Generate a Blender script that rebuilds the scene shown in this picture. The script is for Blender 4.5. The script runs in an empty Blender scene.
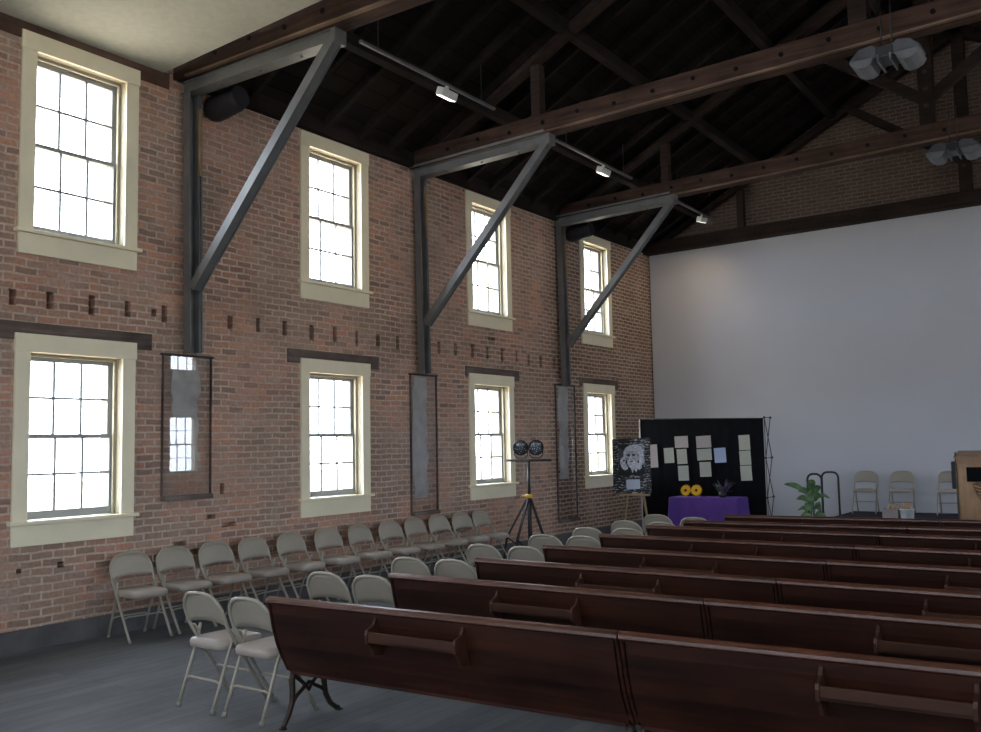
import bpy, bmesh, math, random
from mathutils import Vector, Matrix

C = bpy.context.scene.collection
SC = bpy.context.scene
PI = math.pi
random.seed(7)

# ---------------------------------------------------------------- camera
yaw, pitch, roll, FPX = -0.60064, 0.08393, -0.01902, 933.5
cy, sy, cp, sp = math.cos(yaw), math.sin(yaw), math.cos(pitch), math.sin(pitch)
fwd = Vector((sy * cp, cy * cp, sp)); rt = Vector((cy, -sy, 0)); up = rt.cross(fwd)
r2 = math.cos(roll) * rt + math.sin(roll) * up
u2 = -math.sin(roll) * rt + math.cos(roll) * up
cam = bpy.data.cameras.new('camera'); camo = bpy.data.objects.new('camera', cam); C.objects.link(camo)
cam.sensor_fit = 'HORIZONTAL'; cam.sensor_width = 36.0; cam.lens = FPX / 981 * 36.0
cam.clip_start = 0.05; cam.clip_end = 300
M4 = Matrix((r2, u2, -fwd)).transposed().to_4x4(); M4.translation = Vector((8.36339, 0, 1.78))
camo.matrix_world = M4
SC.camera = camo

# ---------------------------------------------------------------- world, light, exposure
SKY = 16.0
w = bpy.data.worlds.new('world'); SC.world = w; w.use_nodes = True
bgn = w.node_tree.nodes['Background']; bgn.inputs[0].default_value = (0.79, 0.865, 1.0, 1); bgn.inputs[1].default_value = SKY
SC.view_settings.view_transform = 'Standard'; SC.view_settings.look = 'None'
SC.view_settings.gamma = 1.0; SC.view_settings.use_curve_mapping = False
SC.view_settings.exposure = 0.17
try:
    SC.cycles.use_denoising = True
    SC.cycles.max_bounces = 8; SC.cycles.diffuse_bounces = 5; SC.cycles.glossy_bounces = 3
    SC.cycles.transparent_max_bounces = 12
    SC.cycles.sample_clamp_indirect = 8
except Exception:
    pass

def portal(x, y, z, w_, h_, rz):
    l = bpy.data.lights.new('window_portal', 'AREA'); l.shape = 'RECTANGLE'; l.size = w_; l.size_y = h_
    l.cycles.is_portal = True
    o = bpy.data.objects.new('window_portal', l); C.objects.link(o)
    o.location = (x, y, z); o.rotation_euler = (PI / 2, 0, rz)

# ---------------------------------------------------------------- materials
def new_mat(name):
    m = bpy.data.materials.new(name); m.use_nodes = True
    nt = m.node_tree; b = nt.nodes['Principled BSDF']
    return m, nt, b
def nd(nt, t, **kw):
    n = nt.nodes.new(t)
    for k, v in kw.items(): setattr(n, k, v)
    return n
def ramp(nt, fac, stops):
    r = nd(nt, 'ShaderNodeValToRGB')
    e = r.color_ramp.elements
    e[0].position = stops[0][0]; e[0].color = (*stops[0][1], 1)
    e[1].position = stops[-1][0]; e[1].color = (*stops[-1][1], 1)
    for p, c in stops[1:-1]:
        x = e.new(p); x.color = (*c, 1)
    nt.links.new(fac, r.inputs[0]); return r.outputs[0]
def mix(nt, fac, a, b, mode='MIX'):
    m = nd(nt, 'ShaderNodeMix', data_type='RGBA', blend_type=mode)
    for s, v in ((0, fac), (6, a), (7, b)):
        if isinstance(v, (int, float)): m.inputs[s].default_value = v
        elif isinstance(v, tuple): m.inputs[s].default_value = (*v, 1)
        else: nt.links.new(v, m.inputs[s])
    return m.outputs[2]
def noise(nt, vec, scale, detail=3, rough=.55):
    n = nd(nt, 'ShaderNodeTexNoise'); n.inputs['Scale'].default_value = scale
    n.inputs['Detail'].default_value = detail; n.inputs['Roughness'].default_value = rough
    if vec is not None: nt.links.new(vec, n.inputs['Vector'])
    return n.outputs['Fac']
def mapping(nt, vec, scale=(1, 1, 1), rot=(0, 0, 0), loc=(0, 0, 0)):
    m = nd(nt, 'ShaderNodeMapping'); m.inputs['Scale'].default_value = scale
    m.inputs['Rotation'].default_value = rot; m.inputs['Location'].default_value = loc
    nt.links.new(vec, m.inputs['Vector']); return m.outputs[0]
def objco(nt): return nd(nt, 'ShaderNodeTexCoord').outputs['Object']
def bump(nt, b, h, strength=.3, dist=.01):
    n = nd(nt, 'ShaderNodeBump'); n.inputs['Strength'].default_value = strength; n.inputs['Distance'].default_value = dist
    nt.links.new(h, n.inputs['Height']); nt.links.new(n.outputs[0], b.inputs['Normal'])

def plain(name, col, rough=.6, metal=0, var=.12, scale=6, spec=None):
    m, nt, b = new_mat(name)
    f = noise(nt, objco(nt), scale)
    d = tuple(c * (1 - var) for c in col); l = tuple(min(1, c * (1 + var)) for c in col)
    nt.links.new(ramp(nt, f, [(.3, d), (.7, l)]), b.inputs['Base Color'])
    b.inputs['Roughness'].default_value = rough; b.inputs['Metallic'].default_value = metal
    if spec is not None: b.inputs['Specular IOR Level'].default_value = spec
    return m

def brick_mat(name, axis, tone=1.0, newer=False):
    m, nt, b = new_mat(name)
    geo = nd(nt, 'ShaderNodeNewGeometry').outputs['Position']
    sx = nd(nt, 'ShaderNodeSeparateXYZ'); nt.links.new(geo, sx.inputs[0])
    cx = nd(nt, 'ShaderNodeCombineXYZ')
    add = nd(nt, 'ShaderNodeMath', operation='ADD'); nt.links.new(sx.outputs[0], add.inputs[0]); nt.links.new(sx.outputs[1], add.inputs[1])
    nt.links.new(add.outputs[0], cx.inputs[0]); nt.links.new(sx.outputs[2], cx.inputs[1])
    v0 = cx.outputs[0]
    # wavy old courses
    nz = nd(nt, 'ShaderNodeTexNoise'); nz.inputs['Scale'].default_value = 3.5; nz.inputs['Detail'].default_value = 4
    nt.links.new(v0, nz.inputs['Vector'])
    vm = nd(nt, 'ShaderNodeVectorMath', operation='SCALE'); vm.inputs[3].default_value = .012 if newer else .04
    sb = nd(nt, 'ShaderNodeVectorMath', operation='SUBTRACT'); sb.inputs[1].default_value = (.5, .5, .5)
    nt.links.new(nz.outputs['Color'], sb.inputs[0]); nt.links.new(sb.outputs[0], vm.inputs[0])
    ad = nd(nt, 'ShaderNodeVectorMath', operation='ADD'); nt.links.new(v0, ad.inputs[0]); nt.links.new(vm.outputs[0], ad.inputs[1])
    v = ad.outputs[0]
    def bt(c1, c2, mo, ms=.012, off=0.5):
        t = nd(nt, 'ShaderNodeTexBrick'); t.offset = off
        t.inputs['Color1'].default_value = (*c1, 1); t.inputs['Color2'].default_value = (*c2, 1); t.inputs['Mortar'].default_value = (*mo, 1)
        t.inputs['Scale'].default_value = 1; t.inputs['Mortar Size'].default_value = ms; t.inputs['Mortar Smooth'].default_value = .25
        t.inputs['Brick Width'].default_value = .215; t.inputs['Row Height'].default_value = .073; t.inputs['Bias'].default_value = -.1
        nt.links.new(v, t.inputs['Vector']); return t
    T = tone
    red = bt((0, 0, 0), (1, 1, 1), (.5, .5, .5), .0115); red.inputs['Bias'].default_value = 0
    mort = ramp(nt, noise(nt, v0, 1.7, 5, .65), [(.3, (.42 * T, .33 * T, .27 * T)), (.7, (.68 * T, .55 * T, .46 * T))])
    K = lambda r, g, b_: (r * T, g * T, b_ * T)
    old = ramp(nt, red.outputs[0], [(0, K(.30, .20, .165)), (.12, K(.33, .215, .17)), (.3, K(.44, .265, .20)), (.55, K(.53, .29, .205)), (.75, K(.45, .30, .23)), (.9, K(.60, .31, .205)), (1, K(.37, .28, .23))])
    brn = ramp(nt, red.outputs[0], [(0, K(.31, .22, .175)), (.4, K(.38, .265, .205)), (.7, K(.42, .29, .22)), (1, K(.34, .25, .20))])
    patch = ramp(nt, noise(nt, mapping(nt, v0, (.9, .8, 1)), 1.2, 3, .5), [(.48, (0, 0, 0)), (.54, (1, 1, 1))])
    gt = nd(nt, 'ShaderNodeMapRange'); gt.inputs[1].default_value = 13.8; gt.inputs[2].default_value = 14.3; nt.links.new(add.outputs[0], gt.inputs[0])
    mx = nd(nt, 'ShaderNodeMath', operation='MAXIMUM'); nt.links.new(gt.outputs[0], mx.inputs[0]); nt.links.new(patch, mx.inputs[1])
    bk = mix(nt, 1.0 if newer else mx.outputs[0], old, brn)
    tone = ramp(nt, noise(nt, v0, .8, 3, .6), [(.3, (.82, .80, .80)), (.7, (1.15, 1.13, 1.12))])
    bk = mix(nt, 1.0, bk, tone, 'MULTIPLY')
    bk = mix(nt, gt.outputs[0], bk, mix(nt, 1.0, bk, (.62, .60, .55) if not newer else (1.0, 1.0, .95), 'MULTIPLY'))
    col = mix(nt, red.outputs[1], bk, mort)
    # plaster and lime smears
    sm = ramp(nt, noise(nt, mapping(nt, v0, (1, 1.3, 1)), 2.3, 6, .68), [(.50, (0, 0, 0)), (.70, (1, 1, 1))])
    smf = nd(nt, 'ShaderNodeMath', operation='MULTIPLY'); nt.links.new(sm, smf.inputs[0]); smf.inputs[1].default_value = .1 if newer else .6
    col = mix(nt, smf.outputs[0], col, (.50 * T, .39 * T, .33 * T))
    fine = ramp(nt, noise(nt, v0, 28, 4, .7), [(.25, (.72, .70, .70)), (.75, (1.2, 1.18, 1.16))])
    col = mix(nt, 1.0, col, fine, 'MULTIPLY')
    nt.links.new(col, b.inputs['Base Color']); b.inputs['Roughness'].default_value = .9; b.inputs['Specular IOR Level'].default_value = .2
    hh = mix(nt, .35, red.outputs[1], noise(nt, v0, 35, 4, .7))
    inv = nd(nt, 'ShaderNodeMath', operation='MULTIPLY'); inv.inputs[1].default_value = -1; nt.links.new(hh, inv.inputs[0])
    bump(nt, b, inv.outputs[0], .9, .012)
    return m

def wood_mat(name, dark, light, rough, axis=0, scale=1.0, coat=0.0, sheen=.5, strength=.15):
    m, nt, b = new_mat(name)
    o = objco(nt)
    s = [14 * scale] * 3; s[axis] = .9 * scale
    g = noise(nt, mapping(nt, o, tuple(s)), 1.6, 6, .6)
    big = noise(nt, o, 1.3, 4, .6)
    c = ramp(nt, g, [(.3, dark), (.7, light)])
    blot = ramp(nt, big, [(.3, (.45, .42, .42)), (.7, (1.25, 1.2, 1.2))])
    c = mix(nt, 1.0, c, blot, 'MULTIPLY')
    nt.links.new(c, b.inputs['Base Color']); b.inputs['Roughness'].default_value = rough
    b.inputs['Specular IOR Level'].default_value = sheen
    if coat: b.inputs['Coat Weight'].default_value = coat; b.inputs['Coat Roughness'].default_value = .25
    bump(nt, b, g, strength, .004)
    return m

def glass_mat(name, tint=(1, 1, 1), refl=.9):
    m, nt, b = new_mat(name); nt.nodes.remove(b)
    out = nt.nodes['Material Output']
    tr = nd(nt, 'ShaderNodeBsdfTransparent'); tr.inputs[0].default_value = (*tint, 1)
    gl = nd(nt, 'ShaderNodeBsdfGlossy'); gl.inputs['Roughness'].default_value = .01
    lw = nd(nt, 'ShaderNodeLayerWeight'); lw.inputs[0].default_value = .5
    pw = nd(nt, 'ShaderNodeMath', operation='POWER'); pw.inputs[1].default_value = 5; nt.links.new(lw.outputs['Facing'], pw.inputs[0])
    ma = nd(nt, 'ShaderNodeMath', operation='MULTIPLY_ADD'); ma.inputs[1].default_value = .95; ma.inputs[2].default_value = .045; nt.links.new(pw.outputs[0], ma.inputs[0])
    mu = nd(nt, 'ShaderNodeMath', operation='MULTIPLY'); mu.inputs[1].default_value = refl; nt.links.new(ma.outputs[0], mu.inputs[0])
    ms = nd(nt, 'ShaderNodeMixShader'); nt.links.new(mu.outputs[0], ms.inputs[0])
    nt.links.new(tr.outputs[0], ms.inputs[1]); nt.links.new(gl.outputs[0], ms.inputs[2]); nt.links.new(ms.outputs[0], out.inputs[0])
    return m
def emit_mat(name, col, s):
    m, nt, b = new_mat(name)
    b.inputs['Base Color'].default_value = (*col, 1); b.inputs['Emission Color'].default_value = (*col, 1); b.inputs['Emission Strength'].default_value = s
    return m

M = {}
M['brick'] = brick_mat('old_brick', 1)
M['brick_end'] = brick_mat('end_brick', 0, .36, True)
M['plaster_patch'] = plain('chase_plaster', (.47, .46, .45), .9, 0, .2, 5)
M['cream'] = plain('cream_paint', (.84, .77, .57), .45, 0, .05, 3)
M['jamb'] = plain('jamb_cream_darkened', (.42, .38, .27), .6, 0, .05, 3)  # casing cream, darkened in the colour so daylight does not burn it out
M['sash'] = plain('sash_paint', (.31, .325, .32), .45, 0, .05, 3)
M['glass'] = glass_mat('window_glass', (.97, .98, .98))
M['panelglass'] = glass_mat('panel_glass', (.95, .95, .95), 1.1)
M['lintel'] = wood_mat('grey_old_timber', (.10, .08, .07), (.20, .165, .145), .85, 1, 1, 0, .2, .5)
M['timber'] = wood_mat('brown_timber', (.032, .018, .013), (.095, .055, .038), .8, 0, .8, 0, .2, .6)
M['wornedge'] = wood_mat('worn_timber_edge', (.10, .07, .05), (.30, .22, .16), .8, 0, .8, 0, .2, .6)
M['darktimber'] = wood_mat('dark_timber', (.020, .014, .011), (.045, .03, .023), .85, 0, .8, 0, .2, .6)
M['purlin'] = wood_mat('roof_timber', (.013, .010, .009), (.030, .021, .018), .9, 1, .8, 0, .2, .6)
M['plate'] = wood_mat('wall_plate_timber', (.085, .052, .038), (.15, .095, .07), .8, 1, .8, 0, .2, .5)
M['steel'] = plain('grey_steel', (.165, .17, .17), .45, .3, .15, 5)
M['flange_lit'] = plain('lit_flange_tan', (.30, .20, .10), .6, 0, .2, 8)  # tan painted in for light on the far flange of the posts
M['black'] = plain('black_metal', (.02, .02, .023), .5, 0, .2, 8)
M['blackpaint'] = plain('black_can', (.018, .018, .022), .55, 0, .2, 8)
M['white_wall'] = plain('white_panel_paint', (.57, .58, .63), .8, 0, .03, .6)
M['plaster'] = plain('ceiling_plaster', (.66, .67, .57), .95, 0, .06, 14)
M['sidewall'] = plain('back_plaster', (.36, .33, .30), .9, 0, .06, 1)
M['base'] = plain('slate_base', (.10, .10, .105), .7, 0, .3, 3)
M['chair'] = plain('beige_enamel', (.37, .34, .28), .42, .15, .06, 5)
M['vinyl'] = plain('beige_vinyl', (.38, .34, .30), .33, 0, .06, 5)
M['rubber'] = plain('grey_rubber', (.30, .28, .24), .8, 0, .1, 8)
M['pew'] = wood_mat('pew_varnish', (.013, .005, .0035), (.060, .019, .010), .40, 0, .55, .0, .3, .08)
M['pewrail'] = wood_mat('pew_rail_varnish', (.060, .021, .012), (.15, .052, .026), .34, 0, .6, .15, .5, .08)
M['rack'] = wood_mat('rack_varnish', (.038, .015, .009), (.08, .032, .018), .42, 0, .6, .0, .3, .06)
M['iron'] = plain('brown_cast_iron', (.055, .038, .03), .5, .6, .25, 12)
M['purple'] = plain('purple_cloth', (.10, .04, .27), .85, 0, .12, 7)
M['fabric'] = plain('black_fabric', (.008, .008, .010), .95, 0, .2, 6, .1)
M['whitepole'] = plain('white_pole', (.6, .6, .58), .5)
M['yellow'] = plain('yellow_collar', (.70, .42, .05), .5)
M['petal'] = plain('sunflower_petal', (.95, .50, .01), .6, 0, .15, 30)
M['disc'] = plain('sunflower_disc', (.07, .02, .01), .9)
M['leaf'] = plain('green_leaf', (.08, .16, .06), .5, 0, .7, 9)
M['leafdark'] = plain('dark_leaf', (.05, .10, .05), .55, 0, .35, 14)
M['lavender'] = plain('lavender_leaf', (.10, .07, .13), .7, 0, .3, 14)
M['pot'] = plain('terracotta_pot', (.25, .12, .07), .8)
M['carpet'] = plain('stage_carpet', (.045, .048, .06), .95, 0, .15, 30, .1)
M['oak'] = wood_mat('oak_veneer', (.40, .245, .13), (.52, .33, .18), .5, 2, .6, .1, .5, .05)
M['easelwood'] = plain('easel_wood', (.38, .26, .15), .55)
M['lampwhite'] = plain('lamp_white', (.7, .7, .68), .4)
M['lampglow'] = emit_mat('lamp_glow', (1.0, .93, .85), 2.2)
M['grill'] = plain('galvanised', (.17, .175, .185), .4, .4, .15, 5)
M['grilldark'] = plain('dark_galvanised', (.09, .092, .10), .45, .4, .15, 5)
M['tub'] = plain('translucent_tub', (.62, .66, .70), .35)
M['card'] = plain('grey_card', (.36, .33, .32), .8)
M['tan'] = plain('tan_craft', (.52, .38, .24), .8, 0, .3, 20)
M['outside'] = plain('outside_ground', (.62, .48, .33), .95, 0, .1, 1)
M['labelwhite'] = plain('white_label', (.75, .78, .82), .6)
M['gold'] = plain('emblem_brown', (.16, .085, .04), .5, 0, .5, 30)
M['goldline'] = plain('emblem_gold', (.55, .34, .14), .45)
M['glasslens'] = plain('lens', (.10, .12, .14), .12, .2, .5, 60)

def floor_mat():
    m, nt, b = new_mat('grey_painted_boards')
    geo = nd(nt, 'ShaderNodeNewGeometry').outputs['Position']
    t = nd(nt, 'ShaderNodeTexBrick'); t.offset = .37
    t.inputs['Color1'].default_value = (.145, .158, .172, 1); t.inputs['Color2'].default_value = (.118, .128, .14, 1); t.inputs['Mortar'].default_value = (.095, .098, .10, 1)
    t.inputs['Scale'].default_value = 1; t.inputs['Mortar Size'].default_value = .004; t.inputs['Brick Width'].default_value = 3.2; t.inputs['Row Height'].default_value = .13
    nt.links.new(mapping(nt, geo, (1, 1, 1), (0, 0, PI / 2)), t.inputs['Vector'])
    n1 = ramp(nt, noise(nt, mapping(nt, geo, (2.2, .7, 1)), 1.2, 6, .65), [(.32, (.72, .72, .74)), (.68, (1.2, 1.2, 1.18))])
    c = mix(nt, 1.0, t.outputs[0], n1, 'MULTIPLY')
    nt.links.new(c, b.inputs['Base Color'])
    b.inputs['Roughness'].default_value = .72; b.inputs['Specular IOR Level'].default_value = .25
    bump(nt, b, noise(nt, mapping(nt, geo, (14, 2, 1)), 3, 5, .6), .12, .004)
    return m
M['floor'] = floor_mat()
def deck_mat():
    m, nt, b = new_mat('roof_boards')
    o = nd(nt, 'ShaderNodeNewGeometry').outputs['Position']
    t = nd(nt, 'ShaderNodeTexBrick')
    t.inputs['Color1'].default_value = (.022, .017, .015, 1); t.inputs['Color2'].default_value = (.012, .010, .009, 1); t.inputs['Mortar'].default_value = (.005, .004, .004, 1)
    t.inputs['Scale'].default_value = 1; t.inputs['Mortar Size'].default_value = .008; t.inputs['Brick Width'].default_value = 4; t.inputs['Row Height'].default_value = .22
    nt.links.new(mapping(nt, o, (1, 1, 1), (0, 0, PI / 2)), t.inputs['Vector'])
    nt.links.new(t.outputs[0], b.inputs['Base Color']); b.inputs['Roughness'].default_value = .95; b.inputs['Specular IOR Level'].default_value = .1
    return m
M['deck'] = deck_mat()
def text_mat(name, paper, ink, rows, heading=False):
    m, nt, b = new_mat(name)
    o = objco(nt)
    s = nd(nt, 'ShaderNodeSeparateXYZ'); nt.links.new(o, s.inputs[0])
    wv = nd(nt, 'ShaderNodeMath', operation='SINE'); mm = nd(nt, 'ShaderNodeMath', operation='MULTIPLY'); mm.inputs[1].default_value = rows * 6.283
    nt.links.new(s.outputs[2], mm.inputs[0]); nt.links.new(mm.outputs[0], wv.inputs[0])
    f1 = ramp(nt, wv.outputs[0], [(.3, (0, 0, 0)), (.7, (1, 1, 1))])
    f2 = ramp(nt, noise(nt, mapping(nt, o, (90, 1, 40)), 1, 2), [(.42, (0, 0, 0)), (.55, (1, 1, 1))])
    f = mix(nt, 1.0, f1, f2, 'MULTIPLY')
    ft = nd(nt, 'ShaderNodeMath', operation='MULTIPLY'); ft.inputs[1].default_value = .35; nt.links.new(f, ft.inputs[0])
    c = mix(nt, ft.outputs[0], paper, ink)
    nt.links.new(c, b.inputs['Base Color']); b.inputs['Roughness'].default_value = .8
    return m
M['paper_cream'] = text_mat('typed_cream_paper', (.55, .56, .48), (.18, .18, .17), 60)
M['paper_pink'] = text_mat('heading_paper', (.56, .50, .48), (.16, .13, .13), 30)
M['paper_blue'] = text_mat('typed_blue_paper', (.46, .56, .80), (.15, .18, .3), 60)
M['paper_white'] = text_mat('caption_card', (.56, .64, .80), (.15, .17, .22), 60)
def scribble_mat():
    m, nt, b = new_mat('scribbled_border')
    o = objco(nt)
    wv = nd(nt, 'ShaderNodeTexWave', bands_direction='Z'); wv.inputs['Scale'].default_value = 7; wv.inputs['Distortion'].default_value = 9
    wv.inputs['Detail'].default_value = 3; wv.inputs['Detail Scale'].default_value = 3
    nt.links.new(mapping(nt, o, (.5, 1, 1)), wv.inputs['Vector'])
    n = noise(nt, o, 18, 2)
    l = ramp(nt, wv.outputs['Fac'], [(.70, (.012, .015, .022)), (.95, (.50, .53, .56))])
    k = ramp(nt, n, [(.42, (.0, .0, .0)), (.58, (1, 1, 1))])
    nt.links.new(mix(nt, k, (.012, .015, .022), l), b.inputs['Base Color']); b.inputs['Roughness'].default_value = .6
    return m
M['scribble'] = scribble_mat()

# ---------------------------------------------------------------- mesh helpers
class MB:
    def __init__(s): s.b = bmesh.new()
    def face(s, pts, smooth=False):
        f = s.b.faces.new([s.b.verts.new(p) for p in pts]); f.smooth = smooth; return f
    def box(s, lo, hi, mat=None):
        c = [(x, y, z) for x in (lo[0], hi[0]) for y in (lo[1], hi[1]) for z in (lo[2], hi[2])]
        if mat: c = [mat @ Vector(p) for p in c]
        v = [s.b.verts.new(p) for p in c]
        for q in ((0, 1, 3, 2), (4, 6, 7, 5), (0, 4, 5, 1), (2, 3, 7, 6), (0, 2, 6, 4), (1, 5, 7, 3)): s.b.faces.new([v[i] for i in q])
        return s
    def bar(s, p0, p1, w_, h_, upv=(0, 0, 1), off=(0, 0)):
        p0, p1 = Vector(p0), Vector(p1); d = (p1 - p0); L = d.length; d.normalize()
        u = Vector(upv); side = d.cross(u).normalized(); u = side.cross(d)
        m = Matrix((side, d, u)).transposed().to_4x4(); m.translation = p0
        s.box((-w_ / 2 + off[0], 0, -h_ / 2 + off[1]), (w_ / 2 + off[0], L, h_ / 2 + off[1]), m); return s
    def tube(s, pts, r, n=8, closed=False, cap=True):
        pts = [Vector(p) for p in pts]; N = len(pts); rings = []
        prev = None
        for i, p in enumerate(pts):
            if closed: d = (pts[(i + 1) % N] - pts[i - 1])
            else: d = pts[min(i + 1, N - 1)] - pts[max(i - 1, 0)]
            d.normalize()
            if prev is None:
                a = Vector((0, 0, 1)) if abs(d.z) < .9 else Vector((1, 0, 0))
                u = d.cross(a).normalized()
            else:
                u = (prev - d * prev.dot(d)).normalized()
            prev = u; v = d.cross(u)
            rr = r[i] if isinstance(r, (list, tuple)) else r
            rings.append([s.b.verts.new(p + (u * math.cos(t) + v * math.sin(t)) * rr) for t in [2 * PI * k / n for k in range(n)]])
        for i in range(N if closed else N - 1):
            A, B = rings[i], rings[(i + 1) % N]
            for k in range(n):
                f = s.b.faces.new((A[k], A[(k + 1) % n], B[(k + 1) % n], B[k])); f.smooth = True
        if cap and not closed:
            s.b.faces.new(rings[0][::-1]); s.b.faces.new(rings[-1])
        return s
    def cyl(s, p0, p1, r0, r1=None, n=16):
        return s.tube([p0, p1], [r0, r0 if r1 is None else r1], n)
    def lathe(s, prof, n=24, o=(0, 0, 0)):
        R = [[s.b.verts.new((o[0] + r * math.cos(2 * PI * k / n), o[1] + r * math.sin(2 * PI * k / n), o[2] + z)) for k in range(n)] for r, z in prof]
        for A, B in zip(R, R[1:]):
            for k in range(n):
                f = s.b.faces.new((A[k], A[(k + 1) % n], B[(k + 1) % n], B[k])); f.smooth = True
        s.b.faces.new(R[0][::-1]); s.b.faces.new(R[-1]); return s
    def prism(s, poly, axis, a, b_, mat=None):
        def P(q, t):
            p = {0: (t, q[0], q[1]), 1: (q[0], t, q[1]), 2: (q[0], q[1], t)}[axis]
            return mat @ Vector(p) if mat else p
        A = [s.b.verts.new(P(q, a)) for q in poly]; B = [s.b.verts.new(P(q, b_)) for q in poly]
        n = len(poly)
        s.b.faces.new(A); s.b.faces.new(B[::-1])
        for k in range(n): s.b.faces.new((A[k], B[k], B[(k + 1) % n], A[(k + 1) % n]))
        return s
    def strip(s, line, th, axis, a, b_):
        """a thick ribbon that follows a 2D line, extruded along an axis"""
        off = []
        for i, p in enumerate(line):
            q0 = Vector(line[max(i - 1, 0)]); q1 = Vector(line[min(i + 1, len(line) - 1)])
            d = (q1 - q0).normalized(); nrm = Vector((-d.y, d.x))
            off.append((Vector(p) + nrm * th / 2, Vector(p) - nrm * th / 2))
        poly = [tuple(o[0]) for o in off] + [tuple(o[1]) for o in reversed(off)]
        return s.prism(poly, axis, a, b_)
    def build(s, name, m, parent=None, bev=0, kind=None, smooth_angle=None):
        bmesh.ops.recalc_face_normals(s.b, faces=s.b.faces)
        me = bpy.data.meshes.new(name); s.b.to_mesh(me); s.b.free()
        me.materials.append(M[m] if isinstance(m, str) else m)
        o = bpy.data.objects.new(name, me); C.objects.link(o)
        if parent: o.parent = parent
        if bev:
            bm = o.modifiers.new('bevel', 'BEVEL'); bm.width = bev; bm.segments = 2; bm.limit_method = 'ANGLE'; bm.angle_limit = .7
        if kind: o['kind'] = kind
        return o
def empty(name, loc=(0, 0, 0), rz=0, kind=None):
    o = bpy.data.objects.new(name, None); C.objects.link(o); o.location = loc; o.rotation_euler = (0, 0, rz)
    o.empty_display_size = .1
    if kind: o['kind'] = kind
    return o
def tag(o, label, cat, group=None):
    o['label'] = label; o['category'] = cat
    if group: o['group'] = group
    return o
def copy_tree(o, parent=None):
    c = o.copy(); C.objects.link(c)
    if parent: c.parent = parent
    for ch in list(o.children): copy_tree(ch, c)
    return c

# ---------------------------------------------------------------- room shell
XW, Y0, YF = 12.4, -5.0, 18.36        # right wall, back wall, end wall
EAVE, SLOPE = 5.93, 0.55
WIN_Y = [-2.55, 0.98, 4.529, 8.079, 11.592, 15.210]   # near edges of the windows, width 1.245
WW = 1.245
ZU0, ZU1, ZL0, ZL1 = 3.626, 5.747, .937, 2.882
lint_z = (2.82, 2.99)
pock_y = [3.65, 4.06, 4.50, 4.86, 5.29, 5.69, 6.13, 7.0, 7.41, 7.83, 8.28, 8.69, 9.10, 9.52, 9.93, 10.87, 11.28, 11.72, 12.13, 12.55, 12.98, 13.35, 13.75, 14.2]
rw = random.Random(3)

def cell_wall(name, openings, recess, ya, yb, za, zb, x_in, x_out, mat, depth=.12):
    ys = sorted({ya, yb} | {v for o in openings + recess for v in o[:2]})
    zs = sorted({za, zb} | {v for o in openings + recess for v in o[2:]})
    mb = MB(); sgn = 1 if x_in > x_out else -1
    def inside(y, z, L): return any(a < y < b and c < z < d for a, b, c, d in L)
    for y0, y1 in zip(ys, ys[1:]):
        run = None
        for z0, z1 in list(zip(zs, zs[1:])) + [(None, None)]:
            st = None
            if z0 is not None:
                ym, zm = (y0 + y1) / 2, (z0 + z1) / 2
                st = 'o' if inside(ym, zm, openings) else 'r' if inside(ym, zm, recess) else 's'
            if run and st != run[0]:
                k, a, b = run
                if k != 'o':
                    xi = x_in - sgn * depth if k == 'r' else x_in
                    mb.box((min(xi, x_out), y0, a), (max(xi, x_out), y1, b))
                run = None
            if z0 is not None:
                run = (st, run[1] if run else z0, z1)
    return mb.build(name, mat, kind='structure')

ops = []
for y in WIN_Y:
    for za, zb in ((ZU0, ZU1), (ZL0, ZL1)):
        ops.append((y + .125, y + WW - .125, za + .215, zb - .155))
rec = []
for y in pock_y:
    h = rw.uniform(.15, .21); wd = rw.uniform(.055, .08); z = 3.21 + rw.uniform(-.01, .02)
    rec.append((y - wd / 2, y + wd / 2, z - h / 2, z + h / 2))
for y, z, a, b in ((5.02, .735, .07, .06), (4.62, .72, .05, .04), (6.0, 3.22, .06, .08), (6.35, .80, .16, .05), (6.75, 1.05, .12, .05), (7.0, .95, .2, .05),
                   (6.9, 1.35, .06, .12), (5.9, .62, .2, .05), (6.55, .70, .14, .06), (12.25, 3.46, .18, .05)):
    rec.append((y - a / 2, y + a / 2, z - b / 2, z + b / 2))
cell_wall('wall_left', ops, rec, Y0, YF, -.3, 5.95, 0, -.36, 'brick')
cell_wall('wall_right', ops, [], Y0, YF, -.3, 5.95, XW, XW + .36, 'sidewall')

# end wall: brick with gable
mb = MB(); zr = EAVE + SLOPE * XW / 2
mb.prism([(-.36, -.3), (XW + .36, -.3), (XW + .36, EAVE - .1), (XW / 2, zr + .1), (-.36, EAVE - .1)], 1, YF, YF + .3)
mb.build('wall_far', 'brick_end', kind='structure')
ADDED_WIN_X = [2.0, 4.8, 7.6, 10.4]  # unseen windows behind the camera, added to light the chairs and ceiling
bops = []
for xb in ADDED_WIN_X:
    for za, zb in ((ZU0, ZU1), (ZL0, ZL1)): bops.append((-xb - WW / 2 + .125, -xb + WW / 2 - .125, za + .215, zb - .155))
wb = cell_wall('wall_back', bops, [], -XW - .36, .36, -.3, 6.6, 0, -.36, 'sidewall')
wb.location = (0, Y0, 0); wb.rotation_euler = (0, 0, PI / 2)
mb = MB(); mb.prism([(.03, 0), (XW - .02, 0), (XW - .02, 5.90), (.03, 5.752)], 1, YF - .09, YF - .002)
mb.build('wall_panel', 'white_wall', kind='structure', bev=.004)
MB().box((-.36, Y0 - .3, -.32), (XW + .36, YF + .3, 0)).build('floor', 'floor', kind='structure')
MB().box((-60, -60, -.6), (70, 80, -.5)).build('ground', 'outside', kind='structure')
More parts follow.
